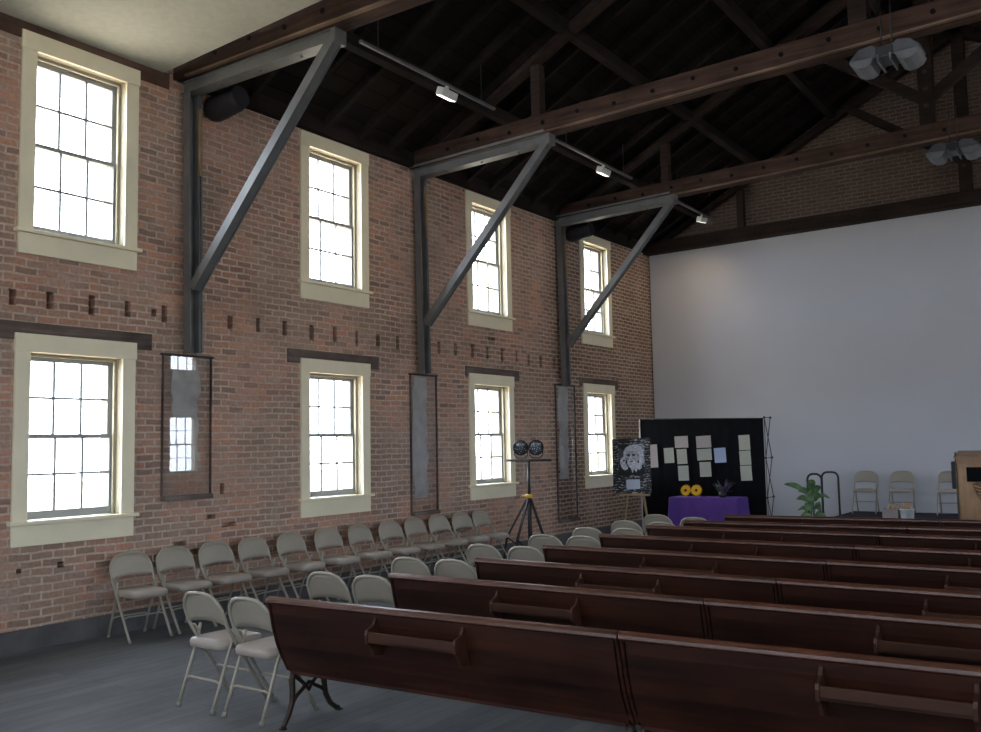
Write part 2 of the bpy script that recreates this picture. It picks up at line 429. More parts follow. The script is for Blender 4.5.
# plaster ceiling over the near bay, sagging to the wall
cz = lambda x: 5.83 + .05 * x
mb = MB(); mb.prism([(0, cz(0)), (XW, cz(XW)), (XW, cz(XW) + .05), (0, cz(0) + .05)], 1, Y0, 6.08)
mb.build('ceiling_plaster', 'plaster', kind='structure')
# roof deck and its rafters
roof = empty('ceiling', (0, 0, 0), 0, 'structure')
for sgn, nm in ((1, 'roof_slope'), (-1, 'roof_slope')):
    P = lambda t: (t if sgn > 0 else XW - t)
    mb = MB(); pts = [(P(-.36), EAVE - .36 * SLOPE), (P(XW / 2), zr), (P(XW / 2), zr + .06), (P(-.36), EAVE - .36 * SLOPE + .06)]
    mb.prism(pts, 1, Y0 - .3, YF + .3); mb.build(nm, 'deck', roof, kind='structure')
    y = 6.55
    while y < 18.2:
        mb = MB(); o = .075
        mb.prism([(P(0), EAVE - .14), (P(XW / 2), zr - .14), (P(XW / 2), zr), (P(0), EAVE)], 1, y, y + .06)
        mb.build('rafter', 'purlin', roof, kind='structure'); y += .62
# baseboards and timber plates
MB().box((0, Y0, 0), (.035, YF - .1, .2)).build('baseboard_left', 'base', bev=.006, kind='structure')
MB().box((XW - .035, Y0, 0), (XW, YF - .1, .2)).build('baseboard_right', 'base', bev=.006, kind='structure')
MB().box((-.03, Y0, 5.67), (.015, 6.15, 5.84)).build('trim_1', 'plate', kind='structure')
MB().box((-.05, 6.4, 5.77), (.10, YF - .1, 5.97)).build('trim_2', 'purlin', kind='structure')
MB().box((XW - .02, 6.4, 5.77), (XW + .1, YF - .1, 5.97)).build('trim_3', 'purlin', kind='structure')

# ---------------------------------------------------------------- windows (structure)
def make_window(H, n):
    r = empty('window_%d' % n, (0, 0, 0), 0, 'structure')
    hw = WW / 2; iw = hw - .145; zt = H - .17; zb = .225
    def S(mb, name, m, par=r, bev=.004): return mb.build(name, m, par, bev, 'structure')
    mb = MB(); mb.box((-hw, 0, .2), (-iw, .028, zt)); mb.box((iw, 0, .2), (hw, .028, zt)); S(mb, 'side_casing', 'cream')
    S(MB().box((-hw - .008, 0, zt), (hw + .008, .036, H)), 'head_casing', 'cream')
    S(MB().box((-hw - .035, -.02, .195), (hw + .035, .07, .228)), 'stool', 'cream')
    S(MB().box((-hw, 0, 0), (hw, .026, .195)), 'apron', 'cream')
    jw = iw + .0
    mb = MB(); mb.box((-jw - .02, -.34, zb), (-jw, 0, zt)); mb.box((jw, -.34, zb), (jw + .02, 0, zt)); mb.box((-jw - .02, -.34, zt), (jw + .02, 0, zt + .02)); mb.box((-jw - .02, -.34, zb - .02), (jw + .02, -.0, zb))
    S(mb, 'jamb', 'jamb', bev=0)
    mb = MB()
    for a in (-1, 1): mb.box((min(a * jw, a * (jw - .03)), -.10, zb), (max(a * jw, a * (jw - .03)), -.075, zt))
    mb.box((-jw, -.10, zt - .03), (jw, -.075, zt)); S(mb, 'stop_bead', 'jamb', bev=0)
    zm = (zb + zt) / 2
    for nm, z0, z1, y in (('upper_sash', zm - .02, zt - .01, -.165), ('lower_sash', zb + .005, zm + .022, -.125)):
        mb = MB(); t = .036; st = .05; x0, x1 = -jw + .004, jw - .004
        rb, rtp = (.04, .055) if nm[0] == 'u' else (.075, .04)
        mb.box((x0, y - t / 2, z0), (x0 + st, y + t / 2, z1)); mb.box((x1 - st, y - t / 2, z0), (x1, y + t / 2, z1))
        mb.box((x0 + st, y - t / 2, z0), (x1 - st, y + t / 2, z0 + rb)); mb.box((x0 + st, y - t / 2, z1 - rtp), (x1 - st, y + t / 2, z1))
        gx0, gx1, gz0, gz1 = x0 + st, x1 - st, z0 + rb, z1 - rtp
        for k in (1, 2):
            xx = gx0 + (gx1 - gx0) * k / 3; mb.box((xx - .011, y - .012, gz0), (xx + .011, y + .012, gz1))
        zz = (gz0 + gz1) / 2; mb.box((gx0, y - .011, zz - .011), (gx1, y + .011, zz + .011))
        s = S(mb, nm, 'sash', bev=0)
        g = MB().face([(gx0, y - .002, gz0), (gx1, y - .002, gz0), (gx1, y - .002, gz1), (gx0, y - .002, gz1)])
        gm = MB(); gm.box((gx0, y - .003, gz0), (gx1, y - .002, gz1)); S(gm, 'glass_pane', 'glass', s, 0)
    S(MB().box((-jw - .05, -.42, zb - .06), (jw + .05, -.30, zb - .015)), 'outer_sill', 'sash', bev=0)
    return r
wn = 1
protoU = make_window(ZU1 - ZU0, 1); protoL = make_window(ZL1 - ZL0, 2)
used = {'U': False, 'L': False}; wn = 3
for y in WIN_Y:
    for k, pr, z0, z1 in (('U', protoU, ZU0, ZU1), ('L', protoL, ZL0, ZL1)):
        for side in (0, 1):
            if not used[k]: o = pr; used[k] = True
            else: o = copy_tree(pr); o.name = 'window_%d' % wn; wn += 1
            o.location = (0 if side == 0 else XW, y + WW / 2, z0); o.rotation_euler = (0, 0, -PI / 2 if side == 0 else PI / 2)
            portal(-.2 if side == 0 else XW + .2, y + WW / 2, (z0 + z1) / 2 + .03, .95, z1 - z0 - .4, -PI / 2 if side == 0 else PI / 2)

for xb in ADDED_WIN_X:  # added back windows, only for light from behind the camera
    for k, pr, z0, z1 in (('U', protoU, ZU0, ZU1), ('L', protoL, ZL0, ZL1)):
        o = copy_tree(pr); o.name = 'window_%d' % wn; wn += 1
        o.location = (xb, Y0, z0); o.rotation_euler = (0, 0, 0)
        portal(xb, Y0 - .2, (z0 + z1) / 2 + .03, .95, z1 - z0 - .4, 0)
# ---------------------------------------------------------------- lintels over the lower windows
for i, (y, lab) in enumerate(zip(WIN_Y[2:], ('nearest lower window', 'second lower window', 'third lower window', 'farthest lower window'))):
    o = MB().box((-.1, y - (.3, .21, .07, .12)[i], lint_z[0]), (.014, y + WW + .2, lint_z[1])).build('wooden_lintel', 'lintel', bev=.008)
    tag(o, 'weathered grey timber lintel set in the brick above the %s from the left' % lab, 'lintel', 'timber lintels over the lower windows')

# ---------------------------------------------------------------- trusses
TILT = {6.33: (5.79, 0.0), 10.35: (5.755, .033), 14.48: (5.80, .031), 18.15: (5.742, .0119)}
BZ = [5.79, .0]
def beam_z(x): return BZ[0] + BZ[1] * x
def setY(Y): BZ[:] = TILT[min(TILT, key=lambda k: abs(k - Y))]
def truss(Y, label, dz=0.0):
    setY(Y); r = empty('roof_truss', (0, Y, 0))
    tag(r, label, 'roof truss', 'timber roof trusses')
    d = .13
    xs = [0.0, XW]
    mb = MB(); mb.prism([(0, beam_z(0)), (XW, beam_z(XW)), (XW, beam_z(XW) + .25), (0, beam_z(0) + .25)], 1, -d, d)
    mb.build('tie_beam', 'darktimber' if dz else 'timber', r, .012)
    if not dz:
        mb = MB(); mb.prism([(.2, beam_z(.2) - .004), (XW, beam_z(XW) - .004), (XW, beam_z(XW) + .018), (.2, beam_z(.2) + .018)], 1, -d - .006, -d + .05)
        mb.build('worn_edge', 'wornedge', r, .006)
        bolt = None
        for k in range(22):
            x = .7 + .52 * k
            if bolt is None: bolt = MB().cyl((0, 0, 0), (0, -.012, 0), .028, n=10).build('beam_bolt', 'fabric', r); bb = bolt
            else: bb = bolt.copy(); C.objects.link(bb); bb.parent = r
            bb.location = (x, -d, beam_z(x) + .13 + .02 * math.sin(k * 2.1))
    xm = XW / 2
    for s in (1, -1):
        P = lambda t: t if s > 0 else XW - t
        mb = MB(); mb.prism([(P(.05), EAVE - .14), (P(xm), zr - .20), (P(xm), zr - .42), (P(.05), EAVE - .02 - .34 + .0 if False else EAVE - .36 + .2)], 1, -.1, .1)
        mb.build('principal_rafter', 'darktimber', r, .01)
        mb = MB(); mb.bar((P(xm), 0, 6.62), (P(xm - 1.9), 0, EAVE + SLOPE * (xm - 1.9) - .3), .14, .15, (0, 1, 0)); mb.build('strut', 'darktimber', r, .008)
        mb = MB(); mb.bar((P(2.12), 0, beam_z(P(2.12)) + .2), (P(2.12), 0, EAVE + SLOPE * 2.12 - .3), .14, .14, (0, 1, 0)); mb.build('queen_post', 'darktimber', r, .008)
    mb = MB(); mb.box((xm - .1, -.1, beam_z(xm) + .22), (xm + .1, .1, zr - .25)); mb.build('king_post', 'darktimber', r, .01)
    for z in (6.5, 6.75, 7.0): MB().box((xm - .03, -.112, z), (xm + .03, -.095, z + .05)).build('bolt_plate', 'iron', r)
    # steel frame on the left wall: post, shelf channel under the tie beam and diagonal brace
    return r
truss(6.33, 'dark timber roof truss at the edge of the white plaster ceiling')
truss(10.35, 'brown timber roof truss crossing the middle of the picture, second from the camera')
truss(14.48, 'brown timber roof truss third from the camera, in front of the gable')
truss(18.15, 'dark timber roof truss set against the brick gable above the white wall', -.045)

def steel_frame(Y, zpost, lean, label):
    setY(Y); r = empty('steel_brace', (0, Y + (.04 if Y < 7 else 0), 0)); tag(r, label, 'steel brace', 'steel braces along the brick wall')
    zt = beam_z(0)
    # post : web and two flanges, a tan strip coloured as the far flange's lit inner face
    b0, b1 = Vector((.10 + lean, 0, zpost)), Vector((.10, 0, zt - .12))
    mb = MB(); mb.bar(b0, b1, .13, .012, (1, 0, 0), (0, -.05)); mb.bar(b0, b1, .012, .11, (1, 0, 0), (.06, 0)); mb.bar(b0, b1, .012, .11, (1, 0, 0), (-.06, 0))
    mb.build('post', 'steel', r)
    mb = MB(); mb.bar(Vector((.17, .07, 4.75)), Vector((.15, .07, 5.5)), .035, .03, (1, 0, 0)); mb.build('lit_flange_strip', 'flange_lit', r)
    mb = MB(); mb.bar(b0 + Vector((0, .10, 0)), b1 + Vector((0, .10, 0)), .02, .09, (1, 0, 0)); mb.build('back_channel', 'steel', r)
    # shelf beam
    a0, a1 = Vector((.03, 0, zt - .065)), Vector((2.28, 0, beam_z(2.28) - .07))
    a0.z = beam_z(0) - .07
    mb = MB()
    mb.bar(a0, a1, .16, .012, (0, 0, 1), (0, .06)); mb.bar(a0, a1, .16, .012, (0, 0, 1), (0, -.06)); mb.bar(a0, a1, .012, .12, (0, 0, 1), (-.04, 0)); mb.bar(a0, a1, .012, .12, (0, 0, 1), (.04, 0))
    mb.build('shelf_channel', 'steel', r)
    # side plates clasping the tie beam
    mb = MB(); mb.bar(a0 + Vector((0, -.137, .085)), a1 + Vector((0, -.137, .085)), .008, .03, (0, 0, 1)); mb.build('side_angle', 'steel', r)
    c0, c1 = Vector((.20 + lean * .4, -.02, 3.50)), Vector((2.28, -.02, beam_z(2.28) - .1))
    mb = MB(); mb.bar(c0, c1, .10, .012, (0, 1, 0), (0, .055)); mb.bar(c0, c1, .10, .012, (0, 1, 0), (0, -.055)); mb.bar(c0, c1, .012, .11, (0, 1, 0), (-.03, 0)); mb.bar(c0, c1, .012, .11, (0, 1, 0), (.04, 0))
    mb.build('diagonal', 'steel', r)
    mb = MB(); mb.box((2.26, -.08, beam_z(2.3) - .15), (2.33, .08, beam_z(2.3) - .005)); mb.build('end_plate', 'steel', r, .005)
    for x in (.6, 1.2, 1.8): MB().cyl((x, 0, beam_z(x) - .13), (x, 0, beam_z(x) - .155), .014, n=8).build('bolt', 'steel', r)
steel_frame(6.33, 2.82, .05, 'grey steel post and diagonal brace nearest the camera, left of the second upper window')
steel_frame(10.34, 2.80, .04, 'grey steel post and diagonal brace between the second and third upper windows')
steel_frame(14.36, 2.80, .04, 'grey steel post and diagonal brace farthest off, by the fourth upper window')

# black cans under the beams beside the posts
for Y, lab in ((6.72, 'black drum hanging under the roof behind the nearest steel post'), (14.80, 'black drum hanging under the roof above the farthest upper window')):
    r = empty('black_drum', (0, Y, 5.62)); tag(r, lab, 'drum', 'black drums at the wall head')
    mb = MB(); mb.tube([(.03, 0, -.02), (.08, 0, -.02), (.42, 0, .02), (.5, 0, .03)], [.13, .145, .14, .12], 20); mb.build('drum_body', 'blackpaint', r)
    MB().box((.2, -.02, .1), (.26, .02, .32)).build('hanger', 'black', r)

# purlins
for s in (1, -1):
    for k, t in enumerate((1.25, 2.6, 4.0, 5.4)):
        x = t if s > 0 else XW - t; z = EAVE + SLOPE * t - .20
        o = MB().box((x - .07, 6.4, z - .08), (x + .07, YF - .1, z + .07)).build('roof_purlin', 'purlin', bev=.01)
        side = 'brick wall side' if s > 0 else 'far side'
        pos = ('lowest', 'second lowest', 'second highest', 'highest')[k]
        tag(o, 'dark timber purlin running the length of the roof, %s on the %s' % (pos, side), 'purlin', 'roof purlins')

# ---------------------------------------------------------------- glazed chases under the posts
def chase(y0, y1, z0, z1, label, py0, py1, pz0):
    r = empty('glazed_panel', (.004, (y0 + y1) / 2, z0)); tag(r, label, 'wall panel', 'glazed panels under the steel posts')
    h = z1 - z0; hw_ = (y1 - y0) / 2; yc = (y0 + y1) / 2
    rr = random.Random(int(y0 * 10)); L = []; Rr = []; n = 14
    for k in range(n + 1):
        z = pz0 - z0 + (h - .03 - (pz0 - z0)) * k / n
        L.append((py0 - yc + rr.uniform(-.03, .03), z)); Rr.append((py1 - yc + rr.uniform(-.035, .035), z))
    for q_ in (-hw_ - .004, hw_ - .004): MB().box((.003, q_, .03), (.034, q_ + .008, h)).build('side_bead', 'lintel', r)
    mb = MB(); mb.prism(L + Rr[::-1], 0, .002, .008); mb.build('plaster_patch', 'plaster_patch', r)
    mb = MB(); mb.box((.026, -hw_, .02), (.029, hw_, h)); mb.build('glass_sheet', 'panelglass', r)
    mb = MB(); mb.box((.003, -hw_ - .02, h), (.045, hw_ + .02, h + .022)); mb.build('top_bar', 'black', r)
    mb = MB(); mb.box((.003, -hw_, -.02), (.07, hw_, .03)); mb.build('bottom_ledge', 'lintel', r)
    mb = MB(); 
chase(6.10, 6.72, 1.28, 2.78, 'glazed wall panel reflecting windows, below the nearest steel post', 6.22, 6.56, 1.55)
chase(10.17, 10.76, .83, 2.78, 'tall glazed panel over a grey plaster strip, between the second and third lower windows', 10.24, 10.55, 1.05)
chase(14.18, 14.86, .42, 2.80, 'tall glazed panel over a grey plaster strip, right of the tripod light stand', 14.29, 14.62, 1.15)

# ---------------------------------------------------------------- track lights
def track(Ya, Yb, heads, label, pw=3, aim=0):
    x, z = 1.66, 6.2
    r = empty('track_light', (x, (Ya + Yb) / 2, z)); tag(r, label, 'track light', 'track lights under the roof')
    yc = (Ya + Yb) / 2
    MB().box((-.018, Ya - yc, -.012), (.018, Yb - yc, .02)).build('track', 'grill', r)
    for y in (Ya + .3, Yb - .3): MB().cyl((0, y - yc, .02), (0, y - yc, EAVE + SLOPE * x - z - .12), .006, n=6).build('stem', 'black', r)
    for y in heads:
        m = Matrix.Translation((0, y - yc, -.11)) @ Matrix.Rotation(aim, 4, 'X') @ Matrix.Rotation(.35, 4, 'Y')
        MB().box((-.055, -.15, -.05), (.055, .15, .05), m).build('lamp_head', 'lampwhite', r, .012)
        MB().box((-.045, -.135, -.056), (.045, .135, -.0505), m).build('lamp_face', 'lampglow', r)
        MB().box((-.015, -.02, -.07), (.015, .02, 0), Matrix.Translation((0, y - yc, 0))).build('bracket', 'lampwhite', r)
        l = bpy.data.lights.new('lamp_light', 'AREA'); l.shape = 'RECTANGLE'; l.size = .09; l.size_y = .26; l.energy = pw; l.color = (1, .72, .42); l.spread = 2.2
        lo = bpy.data.objects.new('lamp_light', l); C.objects.link(lo); lo.parent = r; lo.matrix_local = m @ Matrix.Translation((0, 0, -.062))
track(7.38, 9.99, [8.95], 'thin ceiling track with a lit lamp head, nearest the camera')
track(11.6, 14.1, [13.08], 'thin ceiling track with a lit lamp head, middle of the three')
track(15.75, 17.95, [17.2], 'thin ceiling track with a lit lamp head, nearest the white end wall', 6, .12)

# hanging twin-lobed fixtures under the tie beams
def fixture(x, Y, z, label):
    setY(10.35 if Y < 12 else 14.48)
    r = empty('hanging_fixture', (x, Y, z)); tag(r, label, 'hanging fixture', 'grey fixtures under the tie beams')
    mb = MB(); mb.prism([(-.35, -.01), (-.25, .09), (-.12, .11), (-.08, .075), (.08, .075), (.12, .11), (.25, .09), (.35, -.01), (.28, -.045), (-.28, -.045)], 1, -.15, .17); mb.build('top_body', 'grilldark', r, .015)
    for s in (-1, 1):
        P = [(s * a, b) for a, b in ((.33, -.02), (.345, -.05), (.31, -.10), (.25, -.13), (.18, -.135), (.13, -.11), (.105, -.06), (.10, -.03))]
        mb = MB(); mb.prism(P, 1, -.19, .20); mb.build('hood', 'grill', r, .02)
        mb = MB(); mb.box((s * .06 - .008, -.19, -.10), (s * .06 + .008, .18, -.03)); mb.build('vane', 'grill', r)
    mb = MB(); mb.box((-.085, -.16, -.03), (.085, .16, .06)); mb.build('centre_box', 'black', r, .005)
    for s in (-1, 1): MB().cyl((s * .05, 0, .08), (s * .05, 0, beam_z(x) - z + .4), .008, n=6).build('hanger_rod', 'black', r)
fixture(6.50, 10.13, 5.72, 'grey angular twin-lobed fixture hanging at the second tie beam, larger of two')
fixture(6.54, 14.27, 5.77, 'grey angular twin-lobed fixture hanging at the third tie beam, farther of two')

# ---------------------------------------------------------------- pews
def pew_profile():
    return [(0.0, .825), (.012, .74), (.035, .64), (.068, .54), (.105, .46), (.14, .405), (.165, .352)]
def make_pew(L):
    r = empty('wooden_pew')
    h = L / 2
    mb = MB(); mb.strip(pew_profile(), .026, 0, -h + .03, h - .03); o = mb.build('back_panel', 'pew', r)
    for p in o.data.polygons: p.use_smooth = False
    mb = MB(); pr = [(-.035, .812), (-.032, .83), (-.018, .843), (0, .847), (.02, .843), (.03, .828), (.03, .808), (-.01, .800)]
    mb.prism(pr, 0, -h, h); mb.build('top_rail', 'pewrail', r, .004)
    mb = MB(); mb.prism([(.13, .405), (.30, .40), (.50, .425), (.535, .415), (.535, .395), (.50, .395), (.30, .372), (.14, .375)], 0, -h + .02, h - .02); mb.build('seat', 'pew', r)
    mb = MB(); mb.box((-h + .05, .15, .335), (h - .05, .18, .375)); mb.build('seat_rail', 'pew', r)
    endp = [(-.026, .842), (.02, .842), (.035, .80), (.045, .70), (.075, .60), (.13, .53), (.22, .475), (.36, .45), (.50, .45), (.55, .43), (.545, .385), (.45, .36), (.30, .345), (.175, .345), (.148, .355), (.123, .402), (.088, .46), (.05, .54), (.018, .64), (-.005, .74), (-.030, .815)]
    for s in (-1, 1):
        mb = MB(); mb.prism(endp, 0, s * h - (.0 if s < 0 else .02), s * h + (.02 if s < 0 else 0)); mb.build('end_panel', 'pew', r, .008)
    for s in (-1, 1):
        x = s * (h - .035); q = MB()
        def fl(pts, w0, w1=None):  # flat iron bar in the plane x
            n = len(pts)
            q.tube([(x, a, b) for a, b in pts], [(w0 + ((w1 or w0) - w0) * k / (n - 1)) for k in range(n)], 8)
        fl([(.185, .35), (.165, .29), (.17, .22), (.165, .15), (.135, .08), (.10, .03), (.085, .01)], .022, .015)
        fl([(.475, .38), (.46, .30), (.465, .22), (.48, .14), (.52, .07), (.57, .03), (.61, .015)], .022, .015)
        fl([(.18, .35), (.22, .29), (.29, .235), (.32, .20), (.35, .235), (.41, .28), (.455, .36)], .013)
        fl([(.165, .14), (.20, .18), (.26, .215), (.32, .25), (.38, .215), (.44, .185), (.48, .15)], .013)
        q.tube([(x, .17, .345), (x, .32, .352), (x, .48, .375)], .014, 8)
        q.box((x - .018, .07, 0), (x + .018, .105, .010)); q.box((x - .018, .59, 0), (x + .018, .63, .010))
        q.build('cast_iron_leg', 'iron', r)
    return r
def make_rack(par, cx_, wd=.62):
    k = MB(); f = MB()
    rk = MB()
    y0 = -.006
    rk.box((cx_ - wd / 2, y0 - .085, .655), (cx_ + wd / 2, y0 - .068, .715)); o = rk.build('rack_board', 'rack', par, .003)
    m_ = MB(); m_.prism([(y0 - .085, .655), (y0 - .085, .668), (.04, .66), (.05, .645)], 0, cx_ - wd / 2, cx_ + wd / 2); m_.build('rack_floor', 'pew', o)
    for s in (-1, 1):
        P = [(y0 + .005, .785), (y0 - .012, .78), (y0 - .03, .745), (y0 - .088, .725), (y0 - .095, .70), (y0 - .09, .65), (y0 - .055, .625), (y0 - .03, .575), (.05, .56), (.06, .60)]
        b = MB(); b.prism(P, 0, cx_ + s * wd / 2 - .009, cx_ + s * wd / 2 + .009); b.build('rack_bracket', 'rack', o, .002)
PL = 2.40
pewA = make_pew(PL)
rows = [  # left-end x, joint x, Y at left, Y at right, rack centre A, rack centre B
    (3.76, 6.195, 4.175, 4.300, 4.95, 7.47), (3.74, 6.20, 5.385, 5.36, 5.02, 7.48), (3.78, 6.32, 6.42, 6.33, 5.12, 7.55), (3.78, 6.35, 7.51, 7.47, 5.13, 7.50),
    (3.77, 6.3, 8.64, 8.57, 5.1, 7.5), (3.79, 6.25, 9.72, 9.76, 5.0, 7.4), (3.90, 6.35, 10.50, 10.66, 5.2, 7.5), (4.05, 6.5, 11.45, 11.70, 5.3, 7.6)]
ordn = ['nearest', 'second', 'third', 'fourth', 'fifth', 'sixth', 'seventh', 'farthest']
clones = [pewA] + [copy_tree(pewA) for _ in range(15)]
for i, (xl, xj, ya, yb, ra, rb) in enumerate(rows):
    sl = math.atan2(yb - ya, 7.6 - xl)
    for half, (x0, x1, rc) in enumerate(((xl, xj, ra), (xj + .004, xj + .004 + PL, rb))):
        o = clones.pop(0)
        L = x1 - x0; xc = (x0 + x1) / 2
        o.location = (xc, ya + (xc - xl) * math.tan(sl), 0); o.rotation_euler = (0, 0, sl); o.scale = (L / PL, 1, 1)
        side = 'left half, beside the folding chairs' if half == 0 else 'right half, nearer the frame edge'
        tag(o, 'dark varnished pew in the %s row, %s' % (ordn[i], side), 'pew', 'rows of dark wooden pews')
        pews = o
        make_rack(o, (rc - xc), .61)
# bring each rack into its own object scale-free look is close enough to real

# ---------------------------------------------------------------- folding chairs
def arc(cx_, cz_, r, a0, a1, n):
    return [(cx_ + r * math.cos(a0 + (a1 - a0) * k / n), cz_ + r * math.sin(a0 + (a1 - a0) * k / n)) for k in range(n + 1)]
def make_chair():
    r = empty('folding_chair')
    hw_ = .212; yb, yf = -.215, .225
    # y along the tube as a function of height
    def yy(z): return yf + (-.13 - yf) * (z / .56) if z < .56 else -.13 + (yb + .13) * ((z - .56) / .23)
    outline = [(-hw_, .0), (-hw_, .15), (-hw_, .3), (-hw_, .45), (-hw_, .56), (-hw_, .62)]
    rr = .145; top = .785
    outline += [(-hw_ + rr - rr * math.cos(t), top - rr + rr * math.sin(t)) for t in [PI / 2 * k / 6 for k in range(0, 7)]]
    outline += [(-.03, top + .003), (.03, top + .003)]
    outline += [(-x, z) for x, z in reversed(outline[:13])]
    MB().tube([(x, yy(z), z) for x, z in outline], .0135, 8).build('main_frame', 'chair', r)
    # backrest sheet
    n = 12; mb = MB(); g = []
    for iz in range(6):
        row = []
        for ix in range(n + 1):
            x = (-1 + 2 * ix / n)
            zt_ = top - .004
            ax = abs(x) * (hw_ - .004)
            if ax > hw_ - rr: zt_ = top - rr + math.sqrt(max(0, rr * rr - (ax - (hw_ - rr)) ** 2)) - .003
            zb_ = .575 + .02 * (1 - x * x) - .008
            z = zb_ + (zt_ - zb_) * iz / 5
            row.append((x * (hw_ - .004), yy(z) + .012 * (1 - x * x) * 1.0 + .0, z))
        g.append(row)
    for d in (0, 1):
        vs = [[mb.b.verts.new((p[0], p[1] + d * .008, p[2])) for p in row] for row in g]
        for a in range(5):
            for b in range(n):
                f = mb.b.faces.new((vs[a][b], vs[a][b + 1], vs[a + 1][b + 1], vs[a + 1][b])); f.smooth = True
        if d == 0: v0 = vs
    for b in range(n):
        mb.b.faces.new((v0[0][b], v0[0][b + 1], vs[0][b + 1], vs[0][b])); mb.b.faces.new((v0[5][b], v0[5][b + 1], vs[5][b + 1], vs[5][b]))
    mb.build('backrest', 'chair', r)
    # seat : steel pan and padded vinyl cushion
    def rrect(x0, x1, y0, y1, rad, z):
        P = []
        for cx_, cy_, a in ((x1 - rad, y1 - rad, 0), (x0 + rad, y1 - rad, PI / 2), (x0 + rad, y0 + rad, PI), (x1 - rad, y0 + rad, 3 * PI / 2)):
            P += [(cx_ + rad * math.cos(a + PI / 2 * k / 4), cy_ + rad * math.sin(a + PI / 2 * k / 4), z) for k in range(5)]
        return P
    mb = MB(); rings = []
    for ins, z in ((.02, .398), (0, .404), (-.003, .438), (.008, .458), (.045, .470), (.12, .473)):
        rings.append([mb.b.verts.new(p) for p in rrect(-.188 + ins, .188 - ins, -.17 + ins, .225 - ins, max(.02, .06 - ins * .3), z + (0))])
    for A, B in zip(rings, rings[1:]):
        for k in range(len(A)):
            f = mb.b.faces.new((A[k], A[(k + 1) % len(A)], B[(k + 1) % len(A)], B[k])); f.smooth = True
    mb.b.faces.new(rings[0][::-1]); f = mb.b.faces.new(rings[-1]); f.smooth = True
    o = mb.build('seat', 'vinyl', r)
    # rear legs
    hr = .188
    def yr(z): return -.235 + (.20) * z / .56
    rl = [(-hr, .0), (-hr, .2), (-hr, .4), (-hr, .54)]
    for s in (-1, 1):
        MB().tube([(s * (hr if z < .45 else hr + .014), yr(z), z) for _, z in rl], .0115, 8).build('rear_leg', 'chair', r)
    def cross(yf_, z, h_, name):
        pts = [(-h_, yf_(z - .0), z - .012), (-h_ + .02, yf_(z), z + .006), (-h_ + .05, yf_(z), z + .012), (h_ - .05, yf_(z), z + .012), (h_ - .02, yf_(z), z + .006), (h_, yf_(z), z - .012)]
        MB().tube(pts, .008, 6).build(name, 'chair', r)
    cross(yr, .185, hr, 'crossbar'); cross(yy, .21, hw_, 'crossbar')
    for x, y in ((-hw_, yf), (hw_, yf), (-hr, -.235), (hr, -.235)):
        MB().cyl((x, y, 0), (x, y - .01 * (1 if y > 0 else -1), .03), .016, n=10).build('foot_cap', 'rubber', r)
    for s in (-1, 1): MB().bar((s * .200, -.02, .40), (s * .200, -.10, .545), .006, .03, (1, 0, 0)).build('hinge_plate', 'chair', r)
    return r
ch0 = make_chair(); ch_used = [False]
def chair(x, y, z, rz, label, group):
    o = copy_tree(ch0) if ch_used[0] else ch0
    ch_used[0] = True
    o.location = (x, y, z); o.rotation_euler = (0, 0, rz); tag(o, label, 'chair', group); return o
rowch = [((2.935, 4.28), (3.43, 4.27)), ((2.995, 5.43), (3.46, 5.46)), ((2.97, 6.50), (3.43, 6.54)), ((2.97, 7.66), (3.45, 7.68)),
         ((3.0, 8.77), (3.47, 8.79)), ((3.03, 9.69), (3.52, 9.75)), ((3.02, 10.72), (3.53, 10.69)), ((2.98, 11.74), (3.62, 11.50))]
rc = random.Random(5)
for i, pr_ in enumerate(rowch):
    for j, (x, y) in enumerate(pr_):
        lab = 'beige folding chair ending the %s pew row, %s of the pair' % (ordn[i], ('left', 'right')[j])
        chair(x, y + .215, 0, rc.uniform(-.03, .03) - (.04 if i == 0 else 0), lab, 'folding chairs at the ends of the pews')
wall_y = [5.61, 6.13, 6.65, 7.18, 7.74, 8.34, 8.92, 9.50, 10.02, 10.55, 11.05, 11.55]
nth = ['first', 'second', 'third', 'fourth', 'fifth', 'sixth', 'seventh', 'eighth', 'ninth', 'tenth', 'eleventh', 'last']
for i, y in enumerate(wall_y):
    chair(.37 + (.0 if i < 10 else .03), y, 0, -PI / 2 + rc.uniform(-.05, .05) + (-.06 if i == 0 else 0), 'beige folding chair standing along the brick wall, %s from the left' % nth[i], 'folding chairs along the brick wall')

# ---------------------------------------------------------------- stage
SX0, SY0, SZ = 3.98, 14.9, .42
r = empty('stage', (SX0, SY0, 0)); tag(r, 'low dark carpeted platform in front of the white end wall', 'stage')
MB().box((0, 0, SZ - .03), (XW - SX0 - .5, YF - .1 - SY0, SZ)).build('stage_top', 'carpet', r, .004)
MB().box((.02, .02, 0), (XW - SX0 - .52, YF - .12 - SY0, SZ - .03)).build('stage_skirt', 'black', r)
for x, y, lab in ((4.31, 17.78, 'beige folding chair on the stage, nearest the black hoop rails'), (4.92, 17.80, 'beige folding chair in the middle of the three on the stage'), (5.70, 17.80, 'beige folding chair on the stage, half hidden behind the lectern')):
    chair(x, y, SZ + .012, PI + .05, lab, 'folding chairs on the stage').scale = (.93, .93, .93)
